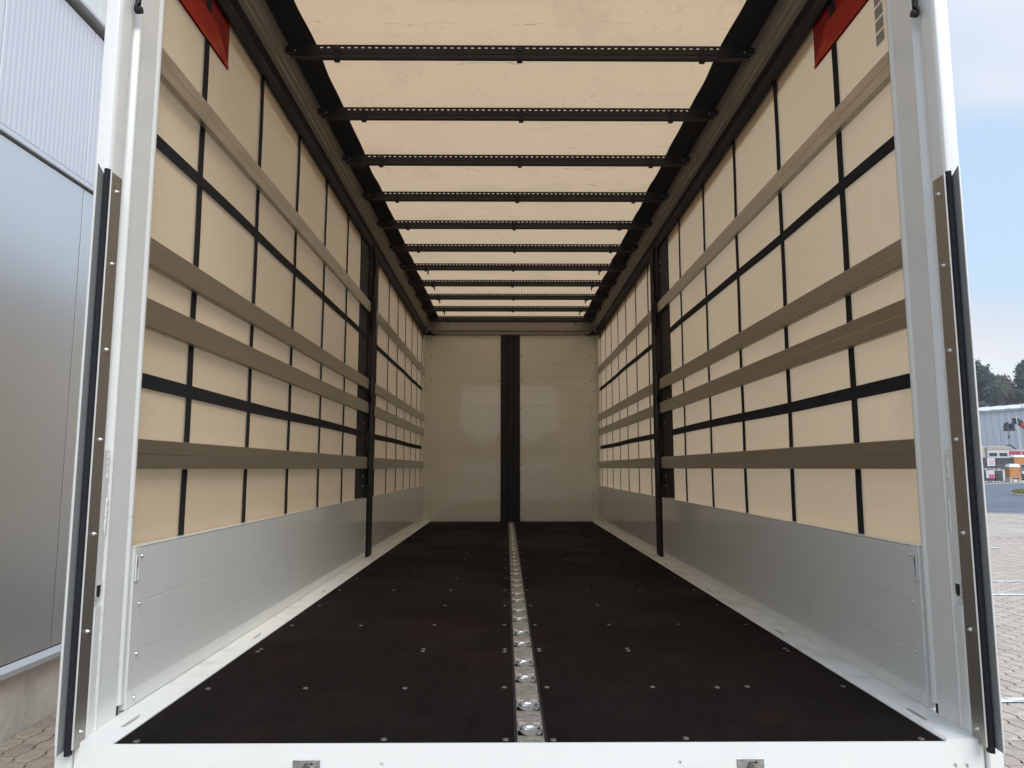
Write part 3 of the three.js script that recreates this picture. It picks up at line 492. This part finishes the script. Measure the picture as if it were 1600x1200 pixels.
// ---------------------------------------------------------------- sliding roof: tarpaulin and bows
{
  const t = thing('sliding_roof', 'translucent beige roof tarpaulin carried on dark perforated cross bows', 'truck roof', [0, F, 0]);
  const bz = []; for (let k = -1; k < 11; k++) bz.push(k < 0 ? -0.385 : [-1.02, -1.637, -2.265, -2.91, -3.54, -4.18, -4.82, -5.465, -6.10, -6.75, -7.36][k]);
  const sag = (z) => { let d = 9; for (const b of bz) d = Math.min(d, Math.abs(z - b)); return -0.012 * smooth(0, 0.3, d); };
  const wav = (z) => { let d = 9; for (const b of bz) d = Math.min(d, Math.abs(z - b)); return 0.004 * smooth(0.05, 0.3, d) + 0.003 * Math.sin(z * 7); };
  const grid = (xa, xb, nx, edge) => {
    const nz = 220, pos = [], idx = [], z0 = 0.25, z1 = -7.8;
    for (let j = 0; j <= nz; j++) for (let i = 0; i <= nx; i++) { const z = lerp(z0, z1, j / nz); let a = xa, b = xb; if (edge === 'both') { a -= wav(z); b += wav(z); } else if (edge === 'a') a += Math.sign(a) * wav(z); const x = lerp(a, b, i / nx); pos.push(x, 2.862 + sag(z) * (1 - Math.pow(Math.abs(x) / 1.26, 4)) + 0.0025 * Math.sin(x * 7 + z * 5) * Math.sin(z * 9), z); }
    for (let j = 0; j < nz; j++) for (let i = 0; i < nx; i++) { const q = j * (nx + 1) + i; idx.push(q, q + 1, q + nx + 1, q + 1, q + nx + 2, q + nx + 1); }
    const g = new THREE.BufferGeometry(); g.setAttribute('position', new THREE.Float32BufferAttribute(pos, 3)); g.setIndex(idx); g.computeVertexNormals(); return g;
  };
  mesh('roof_tarpaulin', grid(-1.025, 1.012, 40, 'both'), M.roof, t);
  mesh('edge_band', grid(-1.025, -1.262, 6, 'a'), M.roofBand, t);
  mesh('edge_band', grid(1.012, 1.262, 6, 'a'), M.roofBand, t);
  // bows
  const web = shp([[-1.13, 2.788], [1.13, 2.788], [1.13, 2.836], [-1.13, 2.836]]);
  for (let k = 0; k < 59; k++) { const x = -0.986 + k * 0.034; const h = new THREE.Path(); h.moveTo(x - 0.0075, 2.818); h.lineTo(x + 0.0075, 2.818); h.lineTo(x + 0.0075, 2.8255); h.lineTo(x - 0.0075, 2.8255); h.closePath(); web.holes.push(h); }
  const bowG = ready([ext(web, 0.004).translate(0, 0, -0.004)]);
  const barG = ready([profX(shp([[0.0, 2.785], [0.003, 2.7875], [0.020, 2.7875], [0.023, 2.785], [0.023, 2.768], [0.020, 2.764], [0.004, 2.764], [0.0, 2.768]]), -1.10, 1.10)]);
  const endG = ready([-1, 1].flatMap((s) => [box(s * 1.02, s * 1.152, 2.765, 2.784, 0.0, 0.010, 0.002), box(s * 1.04, s * 1.165, 2.79, 2.826, -0.001, 0.006, 0.002)]));
  const boltG = ready([-1, 1].flatMap((s) => [rivetZ(s * 1.115, 2.80, 0.006, 0.0055), rivetZ(s * 1.145, 2.768, 0.010, 0.005)]));
  const clipG = ready([box(-0.012, 0.012, 2.762, 2.818, 0.0, 0.014, 0.003), box(-0.014, 0.014, 2.754, 2.764, -0.025, 0.012, 0.002), cyl(0.006, 0.01, 8).rotateX(Math.PI / 2).translate(0, 2.80, 0.018)]);
  const r = rng(77);
  bz.forEach((z, i) => {
    const b = mesh('roof_bow', bowG, M.blackSteel, t); b.position.z = z;
    mesh('bow_bar', barG, M.blackRail, b); mesh('end_bracket', endG, M.blackRail, b); mesh('bolt', boltG, M.bolt, b);
    for (const x of [-0.915 + 0.02 * (r() - 0.5) + i * 0.004, 0.008 + 0.03 * (r() - 0.5), 0.90 + 0.02 * (r() - 0.5)]) { const c = mesh('clip', clipG, M.blackSteel, b); c.position.x = x; }
    if (i > 6) for (const x of [-0.87, 0.88]) { const c = mesh('hanging_clip', box(-0.007, 0.007, 2.715, 2.764, 0.0, 0.012, 0.003), M.blackSteel, b); c.position.x = x; }
  });
}

// ---------------------------------------------------------------- the yard to the right, far behind
{
  const blackBlock = std({ map: tex(64, 0.6, true, (u, v) => { const k = 0.7 + 0.6 * fbm(u, v, 8, 3, 3); return [0.05 * k, 0.052 * k, 0.056 * k]; }), roughness: 0.8 });
  const whitePl = std({ color: col(0.7, 0.69, 0.66), roughness: 0.7 }), wrap = std({ color: col(0.62, 0.62, 0.63), roughness: 0.4 }), pink = std({ color: col(0.62, 0.10, 0.17), roughness: 0.6 }), palePink = std({ color: col(0.70, 0.42, 0.46), roughness: 0.6 });
  const orange = std({ map: tex(64, 1.2, true, (u, v) => { const k = 0.9 + 0.5 * (fbm(u, v, 4, 4, 3) - 0.5); return [0.62 * k, 0.27 * k, 0.075 * k]; }), roughness: 0.7 });
  const wood = std({ color: col(0.55, 0.5, 0.43), roughness: 0.85 });
  function stack(label, x0, x1, y0, y1, z, d, sheet) {
    const w = x1 - x0, h = y1 - y0, t = thing('paver_pallet', label, 'pallet', [(x0 + x1) / 2, y0, z], 'pallets of black paving blocks');
    mesh('pallet_base', [box(-w / 2, w / 2, 0.10, 0.14, -d / 2, d / 2), ...[-0.42, -0.05, 0.38].map((k) => box(k * w - 0.1, k * w + 0.1, 0, 0.1, -d / 2, d / 2))], whitePl, t);
    const n = 7, lh = (h - 0.16) / n, lay = ready(box(-w / 2 + 0.03, w / 2 - 0.03, 0.008, lh - 0.008, -d / 2 + 0.03, d / 2 - 0.03, 0.02));
    for (let k = 0; k < n; k++) { const m = mesh('paver_layer', lay, blackBlock, t); m.position.set((R0() - 0.5) * 0.03, 0.15 + k * lh, (R0() - 0.5) * 0.03); }
    mesh('strapping', [-0.2, 0.22].map((k) => box(k * w - 0.012, k * w + 0.012, 0.14, h, d / 2 - 0.028, d / 2 - 0.018)), blackBlock, t);
    if (sheet) {
      const [a, b2, c, e, m2, px0, px1, py0, py1] = sheet;
      mesh('label_sheet', box(a, b2, c, e, d / 2 - 0.01, d / 2), wrap, t);
      mesh('printed_field', box(px0, px1, py0, py1, d / 2 + 0.002, d / 2 + 0.006), m2, t);
    }
    return t;
  }
  stack('black paving block pallet on the ground carrying a white and pink sheet', 60.75, 62.94, 0, 1.55, -90.4, 1.2, [-0.02, 1.08, 0.5, 1.5, pink, 0.28, 1.05, 0.52, 1.0]);
  stack('narrow black paving block pallet on the ground beside the lower orange pack', 63.05, 64.05, 0, 1.50, -90.4, 1.2);
  stack('black paving block pallet in the upper row with a pale pink and white sheet', 60.8, 63.16, 1.60, 3.16, -90.4, 1.2, [0.08, 1.14, 0.45, 1.5, palePink, 0.35, 1.05, 0.62, 1.25]);
  stack('upper black paving block pallet without sheet next to the upper orange pack', 63.3, 65.55, 1.55, 3.12, -90.4, 1.2);
  function pack(label, x0, x1, y0, y1, cap, z) {
    const t = thing('orange_pack', label, 'brick pack', [(x0 + x1) / 2, y0, z], 'orange packs with white covers'); const w = x1 - x0, h = y1 - y0;
    mesh('pallet_base', [box(-w / 2, w / 2, 0.12, 0.17, -0.5, 0.5), box(-w / 2, -w / 2 + 0.2, 0, 0.12, -0.5, 0.5), box(w / 2 - 0.2, w / 2, 0, 0.12, -0.5, 0.5)], wood, t);
    const n = 4, lh = (h - 0.17 - cap) / n; for (let k = 0; k < n; k++) mesh('brick_layer', box(-w / 2 + 0.03, w / 2 - 0.03, 0.175 + k * lh, 0.165 + (k + 1) * lh, -0.47, 0.47, 0.02), orange, t);
    mesh('white_cover', [new ConvexGeometry([[-w / 2, h - cap, 0.5], [w / 2, h - cap, 0.5], [-w / 2, h - cap, -0.5], [w / 2, h - cap, -0.5], [-w / 2 + 0.22, h, 0.3], [w / 2 - 0.1, h - 0.04, 0.3], [-w / 2 + 0.22, h, -0.3], [w / 2 - 0.1, h - 0.04, -0.3]].map((p) => new THREE.Vector3(...p)))], whitePl, t);
    return t;
  }
  pack('orange brick pack under a white cover, standing on the ground', 64.25, 65.75, 0.42, 2.35, 0.42, -89.4);
  pack('orange brick pack under a white cover, raised behind the lower one', 65.65, 67.6, 2.1, 3.5, 0.3, -90.4);
  { const t = thing('timber_stand', 'pale timber blocks carrying the lower orange pack', 'timber', [65.0, 0, -89.4]); mesh('block', [box(-0.75, -0.45, 0, 0.42, -0.45, 0.45, 0.02), box(0.42, 0.72, 0, 0.42, -0.45, 0.45, 0.02)], wood, t); mesh('block', box(-0.3, 0.3, 0.02, 0.36, -0.3, 0.4, 0.03), whitePl, t); }
  { const t = thing('machine_crate', 'dark machine parts on a white pallet right of the orange pack', 'machine', [66.5, 0, -89.5]);
    mesh('pallet_base', [box(-0.7, 0.9, 0.1, 0.2, -0.5, 0.5), box(-0.7, -0.4, 0, 0.1, -0.5, 0.5), box(0.4, 0.9, 0, 0.1, -0.5, 0.5)], whitePl, t);
    mesh('drum', [cyl(0.3, 0.9, 16).rotateX(Math.PI / 2).translate(-0.3, 0.55, 0), cyl(0.22, 0.8, 16).rotateX(Math.PI / 2).translate(0.25, 0.5, 0.1)], blackBlock, t);
    mesh('housing', [box(-0.65, 0.8, 0.95, 1.85, -0.4, 0.4, 0.06), box(-0.1, 0.3, 1.85, 2.05, -0.3, 0.3, 0.04)], std({ color: col(0.13, 0.15, 0.17), roughness: 0.5 }), t);
    mesh('plate', [box(-0.55, -0.15, 1.1, 1.4, 0.405, 0.43), box(0.2, 0.55, 0.75, 0.9, 0.4, 0.5)], whitePl, t); }
  { const t = thing('raised_rack', 'steel trestle below the raised orange pack', 'rack', [66.6, 0, -90.6]); mesh('frame', [box(-0.9, -0.8, 0, 2.1, -0.4, -0.3), box(0.8, 0.9, 0, 2.1, -0.4, -0.3), box(-0.9, 0.9, 2.0, 2.095, -0.45, 0.45), box(-0.9, -0.8, 0, 2.0, 0.3, 0.4), box(0.8, 0.9, 0, 2.0, 0.3, 0.4)], blackBlock, t); }
  const beige = std({ color: col(0.60, 0.53, 0.40), roughness: 0.7 });
  { const t = thing('storage_container', 'beige storage container behind the paving block pallets', 'container', [65.2, 0, -99.5]);
    mesh('shell', box(-2.25, 2.25, 0.1, 4.6, -1.5, 1.5, 0.02), beige, t); mesh('corrugation', Array.from({ length: 14 }, (_, i) => box(-2.1 + i * 0.3, -1.95 + i * 0.3, 0.3, 4.4, 1.501, 1.53)), beige, t); mesh('skid', [box(-2.2, 2.2, 0, 0.1, -1.4, -1.2), box(-2.2, 2.2, 0, 0.1, 1.2, 1.4)], blackBlock, t); mesh('top_rail', box(-2.27, 2.27, 4.6, 4.72, -1.52, 1.52), whitePl, t); }
  { const t = thing('site_cabin', 'white site cabin with two dark windows and a beige roof edge', 'cabin', [69.1, 0, -99.0]);
    mesh('shell', box(-1.52, 1.52, 0, 4.35, -1.5, 1.3, 0.02), std({ color: col(0.74, 0.73, 0.70), roughness: 0.6 }), t); mesh('roof', box(-1.6, 1.6, 4.36, 4.86, -1.6, 1.36, 0.04), beige, t);
    for (const x of [-0.8, 0.65]) { const f = mesh('window', [box(x - 0.62, x + 0.62, 3.40, 3.95, 1.301, 1.34)], whitePl, t); mesh('pane', box(x - 0.55, x + 0.55, 3.46, 3.90, 1.341, 1.35), std({ color: col(0.04, 0.045, 0.045), roughness: 0.15 }), f); } }
  { const t = thing('red_container', 'pinkish red skip container right of the white site cabin', 'container', [73.0, 0, -99.2]); mesh('shell', box(-2.2, 2.2, 0, 4.1, -1.2, 1.2, 0.03), pink, t); mesh('rim', box(-2.26, 2.26, 4.1, 4.38, -1.26, 1.26, 0.03), palePink, t); mesh('rib', Array.from({ length: 9 }, (_, i) => box(-2.1 + i * 0.5, -1.98 + i * 0.5, 0.2, 4.09, 1.2, 1.28)), pink, t);
    const hose = thing('black_hose', 'black hose bent over the rim of the red container', 'hose', [70.95, 4.38, -98.6]); mesh('tube', new THREE.TubeGeometry(new THREE.CatmullRomCurve3([[-0.35, 0.0, 0], [-0.2, 0.35, 0], [0.15, 0.6, 0], [0.6, 0.6, 0], [1.1, 0.2, 0], [1.3, 0.0, 0]].map((p) => new THREE.Vector3(...p))), 20, 0.09, 8), M.rubber, hose); }
  { // loader crane
    const red = std({ color: col(0.55, 0.03, 0.035), roughness: 0.4 }), dk = std({ color: col(0.03, 0.033, 0.036), roughness: 0.6 });
    const t = thing('loader_crane', 'red loader crane boom with black grab in front of the grey hall', 'crane', [76, 0, -94.7]);
    const bar = (a, b, w) => { const A = new THREE.Vector3(...a), Bv = new THREE.Vector3(...b), L = A.distanceTo(Bv), g = box(-w / 2, w / 2, -w / 2, w / 2, 0, L, 0.04); const o = new THREE.Object3D(); o.position.copy(A); o.lookAt(Bv); o.updateMatrix(); return g.applyMatrix4(o.matrix); };
    mesh('mast', [bar([0, 0, 0], [0, 4.2, 0], 0.8), box(-1.2, 1.2, 0, 0.5, -1.2, 1.2, 0.05)], red, t);
    mesh('boom', [bar([0, 4.0, 0], [-3.2, 6.2, 0], 0.8), bar([-3.2, 6.2, 0], [-5.85, 8.0, 0], 0.62)], red, t);
    mesh('white_stripe', bar([-3.3, 6.35, 0.33], [-5.3, 7.75, 0.33], 0.09), whitePl, t);
    mesh('boom_head', [bar([-5.6, 7.85, 0], [-6.4, 8.35, 0], 0.66), box(-6.6, -6.2, 8.2, 8.6, -0.3, 0.3, 0.05)], dk, t);
    const gr = mesh('grab', [box(-7.7, -6.7, 7.55, 7.85, -0.35, 0.35, 0.08), bar([-6.9, 7.7, 0], [-6.3, 8.3, 0], 0.3), box(-7.85, -7.5, 7.0, 7.7, -0.35, 0.35, 0.08), box(-7.05, -6.62, 6.95, 7.8, -0.35, 0.35, 0.08), bar([-7.5, 7.1, 0], [-7.1, 7.6, 0], 0.2), box(-7.9, -6.6, 6.85, 7.02, -0.4, 0.4, 0.05), bar([-7.9, 7.8, 0], [-7.3, 8.0, 0], 0.2)], dk, t);
    mesh('grab_hook', [bar([-7.3, 6.85, 0], [-7.32, 6.2, 0], 0.06), bar([-7.32, 6.3, 0], [-7.4, 5.75, 0], 0.17)], dk, gr);
    const pl = thing('white_pole', 'thin white pole leaning beside the black crane grab', 'pole', [69.85, 0, -94.2]); mesh('shaft', [cyl(0.07, 8.9, 10, 0.055).rotateZ(0.055).translate(-0.1, 4.4, 0)], whitePl, pl); mesh('foot', cyl(0.25, 0.2, 12).translate(0.15, 0.1, 0), whitePl, pl); }
  { // hall
    const h = thing('warehouse_hall', 'long grey metal hall with pale ribbed roof in front of the trees', 'warehouse', [84.4, 0, -112]); h.rotation.y = Math.atan2(-10.9, 4.36);
    const H = 11.25, n = 40;
    mesh('wall', box(-24, 24, 0, H - 0.02, -24, -0.08), M.hallWall, h);
    const wp = ready(box(0.03, 1.17, 0.02, H - 0.05, -0.078, 0, 0.02)); for (let i = 0; i < n; i++) { const m = mesh('wall_panel', wp, M.hallWall, h); m.position.x = -24 + i * 1.2; m.position.z = (i % 5 === 2) ? -0.03 : 0; }
    mesh('gutter', box(-24.2, 24.2, H - 0.06, H + 0.14, 0.0, 0.3, 0.03), M.flashing, h);
    const rp = ready(profX(shp([[-0.35, H + 0.15], [-0.35, H + 0.3], [12, H + 1.9], [24, H + 0.3], [24, H]]), 0.05, 1.15)); for (let i = 0; i < n; i++) { const m = mesh('roof_panel', rp, M.hallRoof, h); m.position.x = -24 + i * 1.2; m.position.y = (i % 2) * 0.05; } 
    mesh('roof_vent', box(-1.2, -1.0, H + 0.4, H + 1.0, -4, -0.2, 0.03), M.flashing, h);
  }
  // trees behind the hall
  function tree(label, x, z, h, w, mats, seed, bare) {
    const r = rng(seed), t = thing('broadleaf_tree', label, 'tree', [x, 0, z], bare ? undefined : 'trees behind the hall');
    const limbs = [cyl(0.45, h * 0.55, 8, 0.22).translate(0, h * 0.275, 0)];
    const cl = []; const nC = 64;
    for (let i = 0; i < nC; i++) { const a = r() * 6.283, f = i / nC, y = h * (0.30 + 0.62 * f), rad = w * 0.5 * Math.sin(Math.PI * clamp(0.22 + 0.74 * f)) * (0.45 + 0.55 * r()); cl.push([rad * Math.cos(a), y, rad * Math.sin(a), w * (0.09 + 0.09 * r())]); }
    cl.push([0, h * 0.93, 0, w * 0.13]);
    for (const [cx, cy, cz] of cl) { const A = new THREE.Vector3(0, h * (0.25 + 0.3 * r()), 0), Bv = new THREE.Vector3(cx, cy, cz), L = A.distanceTo(Bv), g = cyl(0.14, L, 5, 0.03).translate(0, L / 2, 0), q = new THREE.Quaternion().setFromUnitVectors(new THREE.Vector3(0, 1, 0), Bv.clone().sub(A).normalize()); limbs.push(g.applyQuaternion(q).translate(A.x, A.y, A.z)); }
    mesh('trunk', limbs, M.bark, t);
    const fol = mats.map(() => ({ p: [], n: [] })), v = new THREE.Vector3();
    const leaf = (x0, y0, z0, s, b) => { const u = new THREE.Vector3(r() - 0.5, r() - 0.5, r() - 0.5).normalize(), w2 = new THREE.Vector3(r() - 0.5, r() - 0.5, r() - 0.5).cross(u).normalize(), nn = u.clone().cross(w2); const c = new THREE.Vector3(x0, y0, z0); const P = [c.clone().addScaledVector(u, s), c.clone().addScaledVector(w2, s * 0.55), c.clone().addScaledVector(u, -s), c.clone().addScaledVector(w2, -s * 0.55)]; for (const k of [0, 1, 2, 0, 2, 3]) { b.p.push(P[k].x, P[k].y, P[k].z); b.n.push(nn.x, nn.y, nn.z); } };
    for (const [cx, cy, cz, cr] of cl) { const nL = bare ? 110 : 330, b = fol[Math.floor(r() * mats.length)]; for (let k = 0; k < nL; k++) { v.set(r() - 0.5, r() - 0.5, r() - 0.5).normalize().multiplyScalar(cr * Math.pow(r(), 0.4) * (0.8 + 0.5 * r())); leaf(cx + v.x, cy + v.y * 0.85, cz + v.z, 0.2 + 0.3 * r(), b); } }
    fol.forEach((b, i) => { if (!b.p.length) return; const g = new THREE.BufferGeometry(); g.setAttribute('position', new THREE.Float32BufferAttribute(b.p, 3)); g.setAttribute('normal', new THREE.Float32BufferAttribute(b.n, 3)); mesh('crown', g, mats[i], t); });
    return t;
  }
  tree('large dense green tree standing left behind the grey hall', 100.5, -149, 25.4, 13, [M.leaf[0], M.leaf[1], M.leaf[3]], 11);
  tree('brownish thinning tree with bare top twigs right of the dense green one', 107.4, -150, 22.6, 8, [M.leaf[2], M.leaf[1]], 23, true);
  tree('dark green tree rising at the right edge behind the hall', 112.4, -149, 25.8, 10, [M.leaf[3], M.leaf[0]], 31);
  tree('low olive tree filling the gap behind the thinning tree', 106.0, -155, 20.6, 12, [M.leaf[1], M.leaf[2], M.leaf[0]], 47);
  tree('olive tree behind the dark green one at the right edge', 117, -154, 22.0, 12, [M.leaf[0], M.leaf[1]], 53);
  tree('green tree mostly hidden behind the right rear post', 91, -150, 23, 13, [M.leaf[0], M.leaf[3]], 59);
}
{ // the far edge of the yard behind the trailer: a row of young trees
  const r = rng(88), p = [], n = [];
  for (let i = 0; i < 7000; i++) {
    const x = (r() - 0.5) * 150, k = Math.round(x / 5) * 5, y = 2.6 + 3.2 * r() * (0.75 + 0.25 * Math.cos((x - k) * 1.2)), z = 62 + (r() - 0.5) * 3, s = 0.35 + 0.35 * r();
    const a = new THREE.Vector3(r() - 0.5, r() - 0.5, r() - 0.5).normalize(), b = new THREE.Vector3(r() - 0.5, r() - 0.5, r() - 0.5).cross(a).normalize(), c = a.clone().cross(b);
    const P = [[1, 0], [0, 0.6], [-1, 0], [0, -0.6]].map(([u, v]) => [x + s * (a.x * u + b.x * v), y + s * (a.y * u + b.y * v), z + s * (a.z * u + b.z * v)]);
    for (const q of [0, 1, 2, 0, 2, 3]) { p.push(...P[q]); n.push(c.x, c.y, c.z); }
  }
  const g = new THREE.BufferGeometry(); g.setAttribute('position', new THREE.Float32BufferAttribute(p, 3)); g.setAttribute('normal', new THREE.Float32BufferAttribute(n, 3));
  const t = []; for (let k = -75; k <= 75; k += 5) t.push(cyl(0.12, 3.2, 7, 0.09).translate(k, 1.6, 62));
  const m = mesh('tree_row', g, M.leaf[3], scene); m.userData = { kind: 'stuff', label: 'row of young trees along the far edge of the yard', category: 'trees' };
  mesh('trunks', t, M.bark, m);
}
renderer.render(scene, camera);
